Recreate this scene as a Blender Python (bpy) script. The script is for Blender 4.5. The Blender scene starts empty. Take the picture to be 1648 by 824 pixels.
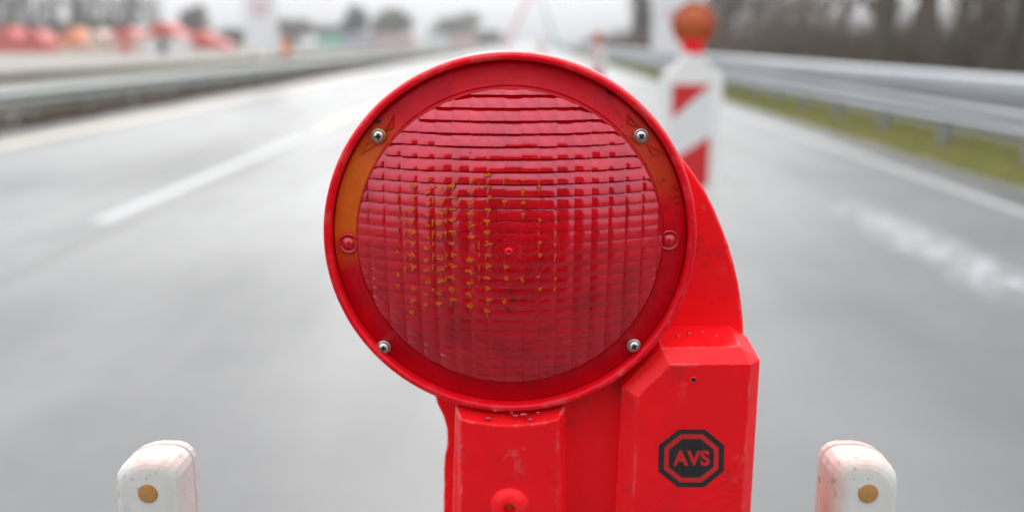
import bpy, math, random
import numpy as np
from mathutils import Vector, Matrix
R = math.radians
random.seed(7); rng = np.random.default_rng(7)
scene = bpy.context.scene
COL = scene.collection

# ------------------------------------------------------------ camera, light
F = 1602.0                     # focal length in photo pixels (35 mm lens)
CAM = Vector((0, 0, 1.2))
cd = bpy.data.cameras.new('camera'); cam = bpy.data.objects.new('camera', cd); COL.objects.link(cam)
cam.location = CAM; cam.rotation_euler = (R(90 - 12.15), 0, R(0.93))
cd.lens = 35; cd.sensor_width = 36; cd.clip_start = 0.02; cd.clip_end = 4000
cd.dof.use_dof = True; cd.dof.focus_distance = 0.553; cd.dof.aperture_fstop = 3.9
scene.camera = cam
SUN_EL, SUN_AZ = 38, -6         # azimuth to the right of straight ahead
world = bpy.data.worlds.new('World'); scene.world = world; world.use_nodes = True
wn = world.node_tree; wn.nodes.clear()
sky = wn.nodes.new('ShaderNodeTexSky'); sky.sky_type = 'NISHITA'; sky.sun_disc = False
sky.sun_elevation = R(SUN_EL); sky.sun_rotation = R(SUN_AZ)
sky.dust_density = 6; sky.air_density = 1.0; sky.ozone_density = 1
hs = wn.nodes.new('ShaderNodeHueSaturation'); hs.inputs['Saturation'].default_value = 0.10
bc = wn.nodes.new('ShaderNodeMix'); bc.data_type = 'RGBA'; bc.inputs['Factor'].default_value = 0.62
tcw = wn.nodes.new('ShaderNodeTexCoord'); nzw = wn.nodes.new('ShaderNodeTexNoise'); nzw.inputs['Scale'].default_value = 2.2
nzw.inputs['Detail'].default_value = 6
crw = wn.nodes.new('ShaderNodeValToRGB')       # cloud deck
crw.color_ramp.elements[0].position = .3; crw.color_ramp.elements[0].color = (5.4, 5.6, 5.9, 1)
crw.color_ramp.elements[1].position = .7; crw.color_ramp.elements[1].color = (8.4, 8.45, 8.5, 1)
bg = wn.nodes.new('ShaderNodeBackground'); bg.inputs['Strength'].default_value = 0.10
ow = wn.nodes.new('ShaderNodeOutputWorld')
wn.links.new(tcw.outputs['Generated'], nzw.inputs['Vector']); wn.links.new(nzw.outputs['Fac'], crw.inputs['Fac'])
wn.links.new(sky.outputs['Color'], hs.inputs['Color'])
spw = wn.nodes.new('ShaderNodeSeparateXYZ'); wn.links.new(tcw.outputs['Generated'], spw.inputs[0])
mrw = wn.nodes.new('ShaderNodeMapRange'); wn.links.new(spw.outputs['Z'], mrw.inputs['Value'])   # overcast skies brighten towards the zenith
mrw.inputs['To Min'].default_value = 1.0; mrw.inputs['To Max'].default_value = 3.6
vmw = wn.nodes.new('ShaderNodeVectorMath'); vmw.operation = 'SCALE'; wn.links.new(crw.outputs['Color'], vmw.inputs[0]); wn.links.new(mrw.outputs['Result'], vmw.inputs['Scale'])
wn.links.new(hs.outputs['Color'], bc.inputs['A']); wn.links.new(vmw.outputs[0], bc.inputs['B'])
wn.links.new(bc.outputs['Result'], bg.inputs['Color']); wn.links.new(bg.outputs['Background'], ow.inputs['Surface'])
sl = bpy.data.lights.new('sun', 'SUN'); sl.energy = 0.5; sl.angle = R(60); sl.color = (1, .97, .93)
so = bpy.data.objects.new('sun', sl); COL.objects.link(so)
so.rotation_euler = (R(90 - SUN_EL), 0, R(180 - SUN_AZ))
so.rotation_euler = Vector((-math.sin(R(SUN_AZ)) * math.cos(R(SUN_EL)), -math.cos(R(SUN_AZ)) * math.cos(R(SUN_EL)), -math.sin(R(SUN_EL)))).to_track_quat('-Z', 'Y').to_euler()
vs = scene.view_settings; vs.view_transform = 'Standard'; vs.look = 'None'; vs.gamma = 1; vs.use_curve_mapping = False
vs.exposure = 0.56
scene.cycles.max_bounces = 8; scene.cycles.volume_bounces = 0; scene.cycles.use_denoising = True
scene.cycles.transparent_max_bounces = 8

# ------------------------------------------------------------ helpers
def tag(o, label=None, cat=None, group=None, kind=None):
    if label: o['label'] = label
    if cat: o['category'] = cat
    if group: o['group'] = group
    if kind: o['kind'] = kind
    return o
def empty(name, loc=(0, 0, 0), rot=(0, 0, 0)):
    o = bpy.data.objects.new(name, None); COL.objects.link(o); o.empty_display_size = .1
    o.location = loc; o.rotation_euler = rot; return o
def mk(name, verts, faces, mat, parent=None, smooth=False, bevel=0, seg=2, angle=30):
    me = bpy.data.meshes.new(name); me.from_pydata([tuple(map(float, v)) for v in verts], [], faces); me.validate(); me.update()
    if smooth: me.polygons.foreach_set('use_smooth', [True] * len(me.polygons))
    o = bpy.data.objects.new(name, me); COL.objects.link(o)
    if isinstance(mat, (list, tuple)):
        for m in mat: me.materials.append(m)
    else: me.materials.append(mat)
    if parent: o.parent = parent
    if bevel:
        b = o.modifiers.new('bevel', 'BEVEL'); b.width = bevel; b.segments = seg; b.limit_method = 'ANGLE'; b.angle_limit = R(angle)
        b.harden_normals = False
    return o
class MB:
    def __init__(s): s.v = []; s.f = []
    def add(s, v, f):
        n = len(s.v); s.v += [tuple(p) for p in v]; s.f += [tuple(i + n for i in q) for q in f]
    def box(s, x0, x1, y0, y1, z0, z1):
        s.add([(x, y, z) for z in (z0, z1) for y in (y0, y1) for x in (x0, x1)],
              [(0, 2, 3, 1), (4, 5, 7, 6), (0, 1, 5, 4), (1, 3, 7, 5), (3, 2, 6, 7), (2, 0, 4, 6)])
    def lathe(s, prof, n=64, cx=0, cz=0, cap0=False, cap1=False):      # profile (r, y) round the y axis
        v = []; f = []
        for (r, y) in prof:
            for k in range(n):
                a = 2 * math.pi * k / n; v.append((cx + r * math.cos(a), y, cz + r * math.sin(a)))
        for i in range(len(prof) - 1):
            for k in range(n):
                k2 = (k + 1) % n; f.append((i * n + k, i * n + k2, (i + 1) * n + k2, (i + 1) * n + k))
        if cap0: f.append(tuple(range(n))[::-1])
        if cap1: f.append(tuple((len(prof) - 1) * n + k for k in range(n)))
        s.add(v, f)
    def cyl(s, c, r, h, n=24, axis='z', r2=None):
        r2 = r if r2 is None else r2; v = []
        for (rr, t) in ((r, 0), (r2, h)):
            for k in range(n):
                a = 2 * math.pi * k / n; p = (rr * math.cos(a), rr * math.sin(a))
                v.append((c[0] + p[0], c[1] + p[1], c[2] + t) if axis == 'z' else ((c[0] + p[0], c[1] + t, c[2] + p[1]) if axis == 'y' else (c[0] + t, c[1] + p[0], c[2] + p[1])))
        s.add(v, [(k, (k + 1) % n, n + (k + 1) % n, n + k) for k in range(n)] + [tuple(range(n))[::-1], tuple(range(n, 2 * n))])
    def tube(s, p0, p1, r0, r1, n=5):
        p0 = Vector(p0); p1 = Vector(p1); d = (p1 - p0).normalized()
        a = d.orthogonal().normalized(); b = d.cross(a); v = []
        for (p, r) in ((p0, r0), (p1, r1)):
            for k in range(n):
                t = 2 * math.pi * k / n; v.append(p + a * (r * math.cos(t)) + b * (r * math.sin(t)))
        s.add(v, [(k, (k + 1) % n, n + (k + 1) % n, n + k) for k in range(n)])
    def build(s, name, mat, parent=None, **k): return mk(name, s.v, s.f, mat, parent, **k)
def loops(lps, caps=True):                      # closed loops of equal length joined
    n = len(lps[0]); v = [p for l in lps for p in l]
    f = [(i * n + k, i * n + (k + 1) % n, (i + 1) * n + (k + 1) % n, (i + 1) * n + k) for i in range(len(lps) - 1) for k in range(n)]
    if caps: f += [tuple(range(n))[::-1], tuple((len(lps) - 1) * n + k for k in range(n))]
    return v, f
def copy_tree(o, parent=None):
    c = o.copy(); COL.objects.link(c); c.parent = parent
    for ch in list(o.children): copy_tree(ch, c)
    return c

def nodes(name):
    m = bpy.data.materials.new(name); m.use_nodes = True; nt = m.node_tree
    return m, nt, nt.nodes['Principled BSDF']
def N(nt, t, **k):
    n = nt.nodes.new(t)
    for a, b in k.items():
        if hasattr(n, a): setattr(n, a, b)
        else: n.inputs[a.replace('_', ' ')].default_value = b
    return n
def noise(nt, scale, detail=5, rough=.55, vec='Object', dist=0, stretch=None):
    tc = N(nt, 'ShaderNodeTexCoord'); nz = N(nt, 'ShaderNodeTexNoise'); nz.inputs['Scale'].default_value = scale
    nz.inputs['Detail'].default_value = detail; nz.inputs['Roughness'].default_value = rough; nz.inputs['Distortion'].default_value = dist
    src = tc.outputs[vec]
    if stretch:
        mp = N(nt, 'ShaderNodeMapping'); mp.inputs['Scale'].default_value = stretch; nt.links.new(src, mp.inputs['Vector']); src = mp.outputs[0]
    nt.links.new(src, nz.inputs['Vector']); return nz.outputs['Fac']
def ramp(nt, fac, stops):
    r = N(nt, 'ShaderNodeValToRGB'); e = r.color_ramp.elements
    while len(e) < len(stops): e.new(.5)
    for i, (p, c) in enumerate(stops):
        e[i].position = p; e[i].color = (*c, 1) if isinstance(c, tuple) else (c, c, c, 1)
    nt.links.new(fac, r.inputs['Fac']); return r.outputs['Color']
def mixc(nt, fac, a, b, mode='MIX'):
    m = N(nt, 'ShaderNodeMix'); m.data_type = 'RGBA'; m.blend_type = mode
    for key, val in (('Factor', fac), ('A', a), ('B', b)):
        if hasattr(val, 'is_output'): nt.links.new(val, m.inputs[key])
        else: m.inputs[key].default_value = (*val, 1) if isinstance(val, tuple) else val
    return m.outputs['Result']
def math_(nt, op, a, b=None):
    m = N(nt, 'ShaderNodeMath'); m.operation = op
    for i, v in enumerate((a, b)):
        if v is None: continue
        if hasattr(v, 'is_output'): nt.links.new(v, m.inputs[i])
        else: m.inputs[i].default_value = v
    return m.outputs[0]
def bump(nt, p, h, strength=.3, dist=.001):
    b = N(nt, 'ShaderNodeBump'); b.inputs['Strength'].default_value = strength; b.inputs['Distance'].default_value = dist
    nt.links.new(h, b.inputs['Height']); nt.links.new(b.outputs[0], p.inputs['Normal']); return b
def simple(name, c1, c2=None, rough=.6, scale=3, metal=0, bmp=0, bd=.01, stretch=None, spec=.5):
    m, nt, p = nodes(name)
    c2 = c2 or tuple(x * .8 for x in c1)
    nz = noise(nt, scale, stretch=stretch)
    nt.links.new(ramp(nt, nz, [(.3, c1), (.7, c2)]), p.inputs['Base Color'])
    p.inputs['Roughness'].default_value = rough; p.inputs['Metallic'].default_value = metal
    p.inputs['Specular IOR Level'].default_value = spec
    if bmp: bump(nt, p, noise(nt, scale * 6), bmp, bd)
    return m

# ------------------------------------------------------------ materials
def red_plastic(name, base=(.95, .009, .016), rough=.30, scuff=.5):
    m, nt, p = nodes(name)
    big = noise(nt, 22, 4)
    c = ramp(nt, big, [(.3, tuple(x * .90 for x in base)), (.7, tuple(min(1, x * 1.06) for x in base))])
    sc = noise(nt, 70, 10, .72, dist=.6)                      # chafed, greyish pink scuffs
    mask = math_(nt, 'MULTIPLY', ramp(nt, sc, [(.56, 0.), (.66, 1.)]), ramp(nt, noise(nt, 17, 3), [(.48, 0.), (.62, 1.)]))
    c = mixc(nt, math_(nt, 'MULTIPLY', mask, scuff), c, (.62, .16, .15))
    st = noise(nt, 260, 3, .6, stretch=(1, 1, .12))           # fine vertical scratches
    smask = math_(nt, 'MULTIPLY', ramp(nt, st, [(.70, 0.), (.76, 1.)]), ramp(nt, noise(nt, 9, 2), [(.45, 0.), (.7, 1.)]))
    c = mixc(nt, math_(nt, 'MULTIPLY', smask, .3), c, (.85, .35, .33))
    # chipped, chafed edges
    bv = N(nt, 'ShaderNodeBevel', samples=6); bv.inputs['Radius'].default_value = .0022
    ge = N(nt, 'ShaderNodeNewGeometry'); dp = N(nt, 'ShaderNodeVectorMath'); dp.operation = 'DOT_PRODUCT'
    nt.links.new(bv.outputs[0], dp.inputs[0]); nt.links.new(ge.outputs['Normal'], dp.inputs[1])
    ed = ramp(nt, math_(nt, 'SUBTRACT', 1, dp.outputs['Value']), [(.003, 0.), (.03, 1.)])
    ed = math_(nt, 'MULTIPLY', ed, ramp(nt, noise(nt, 75, 8, .75), [(.50, 0.), (.60, 1.)]))
    c = mixc(nt, math_(nt, 'MULTIPLY', ed, .6), c, (.86, .34, .32))
    dk = ramp(nt, noise(nt, 38, 8, .7), [(.60, 0.), (.72, 1.)])
    c = mixc(nt, math_(nt, 'MULTIPLY', dk, .6), c, (.20, .03, .03))
    nt.links.new(c, p.inputs['Base Color'])
    nt.links.new(ramp(nt, noise(nt, 30, 6), [(.3, rough - .06), (.7, rough + .12)]), p.inputs['Roughness'])
    p.inputs['Specular IOR Level'].default_value = .42; p.inputs['Specular Tint'].default_value = (1, .55, .6, 1)
    p.inputs['Subsurface Weight'].default_value = 0.0
    h = math_(nt, 'ADD', math_(nt, 'MULTIPLY', noise(nt, 900, 3), .5), math_(nt, 'MULTIPLY', noise(nt, 60, 5), .8))
    bump(nt, p, h, .22, .0006)
    return m
M_RED = red_plastic('red_plastic')
M_REDRIM = red_plastic('red_rim_plastic', base=(.84, .003, .015), rough=.30, scuff=.25)

def lens_red():
    m, nt, p = nodes('red_lens_plastic')
    c = ramp(nt, noise(nt, 42, 6, .6), [(.32, (.60, .0001, .002)), (.50, (.84, .0002, .005)), (.68, (.98, .0004, .008))])
    tc = N(nt, 'ShaderNodeTexCoord'); sp = N(nt, 'ShaderNodeSeparateXYZ'); nt.links.new(tc.outputs['Object'], sp.inputs[0])
    x, z = sp.outputs['X'], sp.outputs['Z']
    r = math_(nt, 'SQRT', math_(nt, 'ADD', math_(nt, 'MULTIPLY', x, x), math_(nt, 'MULTIPLY', z, z)))
    rings = math_(nt, 'SINE', math_(nt, 'MULTIPLY', r, 2 * math.pi / .0042))
    # moulded fresnel steps: strong near the hub and in the lower third
    msk = math_(nt, 'MAXIMUM', ramp(nt, r, [(.0, 1.), (.035, 0.)]), ramp(nt, math_(nt, 'MULTIPLY', z, -1), [(.030, 0.), (.065, .9)]))
    c = mixc(nt, math_(nt, 'MULTIPLY', msk, math_(nt, 'MULTIPLY', ramp(nt, rings, [(.35, 0.), (.9, 1.)]), .45)), c, (.85, .008, .03))
    dirt = math_(nt, 'MULTIPLY', ramp(nt, noise(nt, 55, 9, .75, dist=.8), [(.63, 0.), (.72, 1.)]), ramp(nt, noise(nt, 18, 2), [(.5, 0.), (.64, 1.)]))
    c = mixc(nt, math_(nt, 'MULTIPLY', dirt, .55), c, (.05, .004, .005))
    nt.links.new(c, p.inputs['Base Color'])
    p.inputs['Roughness'].default_value = .14
    nt.links.new(ramp(nt, noise(nt, 45, 8, .7), [(.35, .03), (.75, .10)]), p.inputs['Roughness'])
    p.inputs['IOR'].default_value = 1.84; p.inputs['Specular Tint'].default_value = (1, .62, .82, 1)
    p.inputs['Transmission Weight'].default_value = .36
    p.inputs['Coat Weight'].default_value = 0
    h = math_(nt, 'ADD', math_(nt, 'MULTIPLY', math_(nt, 'MULTIPLY', rings, msk), .5), math_(nt, 'MULTIPLY', noise(nt, 130, 6, .65), .6))
    bump(nt, p, h, .20, .0006)
    return m
M_LENS = lens_red()
def reflector():
    m, nt, p = nodes('lens_back_reflector')
    nt.links.new(ramp(nt, noise(nt, 60, 5), [(.3, (.50, .46, .46)), (.7, (.92, .88, .88))]), p.inputs['Base Color'])
    p.inputs['Metallic'].default_value = .25; p.inputs['Roughness'].default_value = .25
    bump(nt, p, noise(nt, 90, 4), .3, .001); return m
M_REFL = reflector()
def flange_mat():
    m, nt, p = nodes('red_flange_plastic')
    tc = N(nt, 'ShaderNodeTexCoord'); sp = N(nt, 'ShaderNodeSeparateXYZ'); nt.links.new(tc.outputs['Object'], sp.inputs[0])
    x, z = sp.outputs['X'], sp.outputs['Z']
    ang = math_(nt, 'ARCTAN2', z, math_(nt, 'MULTIPLY', x, -1))      # 0 = left, positive up
    a2 = math_(nt, 'ADD', math_(nt, 'DIVIDE', ang, math.pi * 2), .5)   # 0..1, left = .5
    wob = math_(nt, 'MULTIPLY', math_(nt, 'SUBTRACT', noise(nt, 60, 4), .5), .02)
    a3 = math_(nt, 'ADD', a2, wob)
    c = ramp(nt, noise(nt, 35, 6, .6), [(.3, (.46, .0006, .006)), (.7, (.66, .0012, .010))])
    amb = mixc(nt, noise(nt, 90, 4), (.62, .10, .006), (.78, .20, .012))  # amber light showing through from behind, painted into the flange colour
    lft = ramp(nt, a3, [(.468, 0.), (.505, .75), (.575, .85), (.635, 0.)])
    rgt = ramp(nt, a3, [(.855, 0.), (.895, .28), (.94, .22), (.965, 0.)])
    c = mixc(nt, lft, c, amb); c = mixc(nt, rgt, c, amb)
    spk = ramp(nt, noise(nt, 150, 9, .8, dist=1.0), [(.54, 0.), (.60, 1.)])
    zone = ramp(nt, a3, [(.0, .55), (.2, .15), (.45, .25), (.70, .25), (.80, .9), (.99, .9)])
    cl = ramp(nt, noise(nt, 45, 4, .6), [(.46, 0.), (.58, 1.)])
    c = mixc(nt, math_(nt, 'MULTIPLY', math_(nt, 'MULTIPLY', spk, zone), cl), c, (.022, .004, .004))
    nt.links.new(c, p.inputs['Base Color'])
    nt.links.new(ramp(nt, noise(nt, 45, 8, .7), [(.35, .12), (.75, .34)]), p.inputs['Roughness'])
    p.inputs['IOR'].default_value = 1.38; p.inputs['Specular Tint'].default_value = (1, .45, .55, 1)
    bump(nt, p, noise(nt, 70, 5), .25, .0008)
    return m
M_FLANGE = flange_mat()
M_EDGE = simple('smooth_red_lens_edge', (.42, .0008, .010), (.55, .002, .014), .25, 40, bmp=.25, bd=.0008, spec=.22)
M_RINGRED = simple('clear_red_step', (.80, .006, .025), (.70, .004, .02), .3, 60, spec=.25)
M_AMBERGLINT = simple('amber_glint', (.72, .14, .009), (.55, .06, .006), .4, 200)
M_AMBERLENS = simple('amber_lens', (.50, .10, .008), (.34, .05, .005), .35, 60, bmp=.3, bd=.002)
M_AMBERRIM = simple('dark_orange_housing', (.50, .06, .02), (.40, .04, .015), .4, 20)
M_STEEL = simple('screw_steel', (.75, .75, .74), (.45, .45, .45), .28, 300, metal=1)
M_BRASS = simple('brass_washer', (.75, .60, .32), (.55, .42, .22), .35, 300, metal=1)
M_DARK = simple('dark_cavity', (.012, .010, .010), rough=.8)
M_BLACKVINYL = simple('black_vinyl', (.014, .014, .016), (.03, .03, .032), .45, 120)
M_REDPRINT = simple('red_print', (.66, .02, .025), (.58, .015, .02), .45, 60)
M_RUBBER = simple('black_rubber', (.03, .03, .03), rough=.8, bmp=.3)

def px(x, y, depth):           # a photo pixel at a depth along the view axis -> world point
    return cam.matrix_basis @ Vector(((x - 824) / F * depth, -(y - 412) / F * depth, -depth))
ZT = px(824, 746, .562).z + .0095
def white_post(red1, red2, sstr, lo, speck, sgx):
    m, nt, p = nodes('stained_white_plastic')
    c = ramp(nt, noise(nt, 16, 5), [(.3, (.60, .59, .56)), (.7, (.68, .67, .65))])
    tc = N(nt, 'ShaderNodeTexCoord'); sp = N(nt, 'ShaderNodeSeparateXYZ'); nt.links.new(tc.outputs['Object'], sp.inputs[0])
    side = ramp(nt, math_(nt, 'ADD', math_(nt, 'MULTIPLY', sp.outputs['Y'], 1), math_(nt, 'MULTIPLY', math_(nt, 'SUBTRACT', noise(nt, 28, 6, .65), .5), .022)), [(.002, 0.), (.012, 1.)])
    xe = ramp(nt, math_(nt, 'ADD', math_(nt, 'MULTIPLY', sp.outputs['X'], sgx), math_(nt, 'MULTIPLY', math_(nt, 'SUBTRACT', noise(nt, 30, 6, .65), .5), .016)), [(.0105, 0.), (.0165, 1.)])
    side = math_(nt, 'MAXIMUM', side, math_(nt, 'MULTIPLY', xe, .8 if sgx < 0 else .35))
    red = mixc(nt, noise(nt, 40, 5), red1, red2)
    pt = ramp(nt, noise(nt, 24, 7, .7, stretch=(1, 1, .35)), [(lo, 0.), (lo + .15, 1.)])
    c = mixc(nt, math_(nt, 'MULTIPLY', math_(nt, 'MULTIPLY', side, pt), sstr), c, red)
    top = ramp(nt, math_(nt, 'ADD', math_(nt, 'ADD', sp.outputs['Z'], 0), math_(nt, 'MULTIPLY', noise(nt, 50, 5), .006)), [(ZT - .0045, 0.), (ZT - .0015, 1.)])
    c = mixc(nt, math_(nt, 'MULTIPLY', math_(nt, 'MULTIPLY', top, ramp(nt, noise(nt, 60, 7, .7), [(.36, 0.), (.60, 1.)])), .60), c, (.70, .38, .31))
    sk = ramp(nt, noise(nt, 260, 6, .7, stretch=(1, 1, .4)), [(speck, 0.), (speck + .06, 1.)])
    c = mixc(nt, math_(nt, 'MULTIPLY', math_(nt, 'MULTIPLY', sk, ramp(nt, noise(nt, 45, 3), [(.42, 0.), (.56, 1.)])), .7), c, (.22, .17, .14))
    nt.links.new(c, p.inputs['Base Color']); p.inputs['Roughness'].default_value = .5
    bump(nt, p, noise(nt, 110, 6), .2, .0008)
    return m
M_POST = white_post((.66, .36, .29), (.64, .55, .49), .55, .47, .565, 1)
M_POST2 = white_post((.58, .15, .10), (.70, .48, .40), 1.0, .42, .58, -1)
M_SEAM = simple('seam_grime', (.16, .05, .04), (.28, .14, .12), .8, 60)
M_PLUG = simple('tan_plug', (.50, .26, .09), (.42, .20, .06), .45, 300)
M_WHITEPL = simple('white_plastic', (.80, .80, .79), (.72, .72, .70), .4, 8)
M_FOILW = simple('white_foil', (.72, .73, .73), (.66, .67, .67), .35, 20)
M_FOILR = simple('red_foil', (.58, .015, .02), (.50, .012, .018), .35, 20)

def asphalt():
    m, nt, p = nodes('wet_asphalt')
    c = ramp(nt, noise(nt, 1.1, 6), [(.3, (.052, .054, .058)), (.7, (.100, .101, .104))])
    c = mixc(nt, .25, c, ramp(nt, noise(nt, 180, 3, .7), [(.3, .05), (.7, .24)]))
    tc = N(nt, 'ShaderNodeTexCoord'); sp = N(nt, 'ShaderNodeSeparateXYZ'); nt.links.new(tc.outputs['Object'], sp.inputs[0])
    X, Y = sp.outputs['X'], sp.outputs['Y']
    dx = math_(nt, 'ABSOLUTE', math_(nt, 'SUBTRACT', math_(nt, 'SUBTRACT', X, 2.42), math_(nt, 'MULTIPLY', math_(nt, 'SUBTRACT', noise(nt, 1.4, 2), .5), .3)))
    mk_ = math_(nt, 'MULTIPLY', ramp(nt, dx, [(.05, 1.), (.30, 0.)]),
                math_(nt, 'MULTIPLY', ramp(nt, math_(nt, 'DIVIDE', Y, 10), [(.44, 0.), (.50, 1.), (.66, .9), (.80, 0.)]), ramp(nt, noise(nt, 7, 7, .7), [(.42, 0.), (.58, 1.)])))
    c = mixc(nt, math_(nt, 'MULTIPLY', mk_, .75), c, (.46, .48, .51))   # salt residue
    pt = ramp(nt, noise(nt, 2.3, 2, .4), [(.685, 0.), (.74, 1.)])
    c = mixc(nt, math_(nt, 'MULTIPLY', pt, .30), c, (.05, .05, .052))
    for xc in (-.35, 1.6, -4.9, -3.6):
        tr = ramp(nt, math_(nt, 'ABSOLUTE', math_(nt, 'SUBTRACT', X, xc)), [(.05, 1.), (.42, 0.)])
        c = mixc(nt, math_(nt, 'MULTIPLY', math_(nt, 'MULTIPLY', tr, noise(nt, .9, 4, stretch=(1, .15, 1))), .55), c, (.045, .046, .05))
    # joint beside the lane line
    jt = ramp(nt, math_(nt, 'ABSOLUTE', math_(nt, 'ADD', X, 2.70)), [(.02, 1.), (.07, 0.)])
    c = mixc(nt, math_(nt, 'MULTIPLY', jt, .85), c, (.035, .035, .037))
    nt.links.new(c, p.inputs['Base Color'])
    nt.links.new(ramp(nt, noise(nt, .7, 4, stretch=(1, .25, 1)), [(.35, .27), (.65, .52)]), p.inputs['Roughness'])
    p.inputs['Specular IOR Level'].default_value = .5
    bump(nt, p, noise(nt, 160, 3, .6), .25, .003)
    return m
M_ASPH = asphalt()
def paint(name, c1, c2):
    m, nt, p = nodes(name)
    c = mixc(nt, ramp(nt, noise(nt, 9, 8, .7), [(.42, 0.), (.75, .8)]), c1, c2)
    nt.links.new(c, p.inputs['Base Color']); p.inputs['Roughness'].default_value = .4
    return m
M_WPAINT = paint('white_road_paint', (.34, .35, .35), (.18, .18, .18))
M_YPAINT = paint('cream_road_paint', (.44, .38, .27), (.28, .26, .21))
M_SOIL = simple('dark_soil', (.055, .04, .03), (.10, .075, .055), .9, 2.0, bmp=.6, bd=.05)
M_CONC = simple('pale_concrete', (.22, .195, .165), (.17, .15, .13), .7, .6, bmp=.2)
M_GROUND = simple('field_ground', (.16, .155, .12), (.12, .12, .08), .9, .05)
M_SHOULDER = simple('gritty_shoulder', (.09, .085, .08), (.15, .145, .13), .6, 5, bmp=.5, bd=.02)
M_GALV = simple('galvanised_steel', (.37, .39, .42), (.30, .32, .35), .45, 1.5, metal=.4, bmp=.08, stretch=(1, .15, 1))
M_GALVOLD = simple('dull_galvanised_steel', (.34, .37, .355), (.29, .315, .30), .55, 1.5, metal=.45, bmp=.08, stretch=(1, .15, 1))
M_BARK = simple('grey_bark', (.060, .050, .040), (.10, .085, .068), .9, 3, bmp=.5, bd=.02)
M_BARKG = simple('mossy_bark', (.050, .055, .030), (.075, .072, .048), .9, 3, bmp=.5, bd=.02)
M_TWIG = simple('brown_twigs', (.150, .105, .080), (.095, .075, .058), .9, 1)
M_TWIGG = simple('olive_twigs', (.12, .115, .075), (.16, .14, .10), .9, 1)
M_EVER = simple('evergreen_foliage', (.045, .060, .035), (.075, .085, .05), .8, 2)
M_GRASS = simple('verge_grass', (.26, .30, .06), (.36, .30, .12), .8, 1.2)
M_SIGNW = simple('white_sign_face', (.78, .79, .81), (.72, .73, .75), .45, 1)
M_SIGNR = simple('red_sign_print', (.60, .05, .06), rough=.5)

def px(x, y, depth):           # a photo pixel at a depth along the view axis -> world point
    return cam.matrix_basis @ Vector(((x - 824) / F * depth, -(y - 412) / F * depth, -depth))
def at(x, Y, z=0.0):           # world point at road distance Y seen in photo column x
    return Vector(((x - 850) / F * Y, Y, z))

# ------------------------------------------------------------ setting
def sheet(name, x0, x1, y0, y1, z, mat):
    o = mk(name, [(x0, y0, z), (x1, y0, z), (x1, y1, z), (x0, y1, z)], [(0, 1, 2, 3)], mat)
    return tag(o, kind='structure')
sheet('ground', -1200, 1200, -300, 2500, -.012, M_GROUND)
sheet('road', -6.9, 3.95, -12, 900, 0, M_ASPH)
sheet('roadside_verge', 3.95, 6.2, -12, 900, -.004, M_SHOULDER)
sheet('embankment_soil', 6.2, 60, -12, 900, -.004, M_SOIL)
sheet('central_reservation', -9.6, -6.9, -12, 900, -.004, M_SOIL)
sheet('opposite_road', -15.0, -9.6, -12, 900, 0, M_CONC)
sheet('opposite_verge', -17.5, -15.0, -12, 900, .004, M_SOIL)
sheet('concrete_yard', -120, -17.5, -12, 175, 0, M_CONC)
def line(name, x0, x1, y0, y1, mat): return sheet(name, x0, x1, y0, y1, .004, mat)
line('road_edge_marking', 3.48, 3.61, -12, 900, M_WPAINT)
line('road_edge_marking', -6.32, -6.02, -12, 900, M_YPAINT)
line('lane_marking', -2.98, -2.84, 6.6, 13.0, M_WPAINT)
line('lane_marking', -2.98, -2.84, 13.4, 60, M_YPAINT)
for k in range(3): line('lane_marking', -2.98, -2.84, 66 + 18 * k, 72 + 18 * k, M_WPAINT)

# grass on the verge: blades grown in tufts on a low bank
def blades(n, xs, ys, h0, h1, w, lean=.5, ypow=1.0, tuft=None, hpow=1.0):
    Y = ys[0] + (ys[1] - ys[0]) * rng.random(n) ** ypow; X = rng.uniform(xs[0], xs[1], n)
    if tuft:
        tx = rng.uniform(xs[0], xs[1], tuft); ty = ys[0] + (ys[1] - ys[0]) * rng.random(tuft) ** ypow
        i = rng.integers(0, tuft, n); X = tx[i] + rng.normal(0, .10, n); Y = ty[i] + rng.normal(0, .14, n)
        X = np.clip(X, xs[0], xs[1])
    H = h0 + (h1 - h0) * rng.random(n) ** hpow; a = rng.uniform(0, 6.28, n); l = rng.uniform(0, lean, n) * H; b = rng.uniform(0, 6.28, n)
    W = w * rng.uniform(.6, 1.4, n)
    v = np.empty((n, 3, 3))
    v[:, 0] = np.c_[X - W * np.cos(a), Y - W * np.sin(a), np.zeros(n)]
    v[:, 1] = np.c_[X + W * np.cos(a), Y + W * np.sin(a), np.zeros(n)]
    v[:, 2] = np.c_[X + l * np.cos(b), Y + l * np.sin(b), H]
    me = bpy.data.meshes.new('blades'); me.vertices.add(3 * n); me.vertices.foreach_set('co', v.reshape(-1))
    me.loops.add(3 * n); me.loops.foreach_set('vertex_index', np.arange(3 * n)); me.polygons.add(n)
    me.polygons.foreach_set('loop_start', np.arange(0, 3 * n, 3)); me.update(calc_edges=True); me.validate(); return me
def meshobj(name, me, mat, parent=None):
    me.materials.append(mat); o = bpy.data.objects.new(name, me); COL.objects.link(o); o.parent = parent; return o
tag(meshobj('grass', blades(85000, (4.15, 5.6), (5, 90), .03, .12, .011, ypow=1.6, tuft=4200), M_GRASS), 'patchy yellow green grass along the foot of the right guardrail', 'grass', kind='stuff')
tag(meshobj('grass', blades(16000, (-17.3, -15.2), (20, 140), .08, .28, .03, ypow=1.4), M_TWIGG), 'dark low weeds on the verge beyond the opposite carriageway', 'grass', kind='stuff')
tag(meshobj('dead_weeds', blades(26000, (-8.4, -7.0), (8, 140), .05, .20, .014, ypow=1.6, tuft=1500), M_TWIG), 'brown dead weeds under the left guardrail', 'weeds', kind='stuff')
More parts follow.
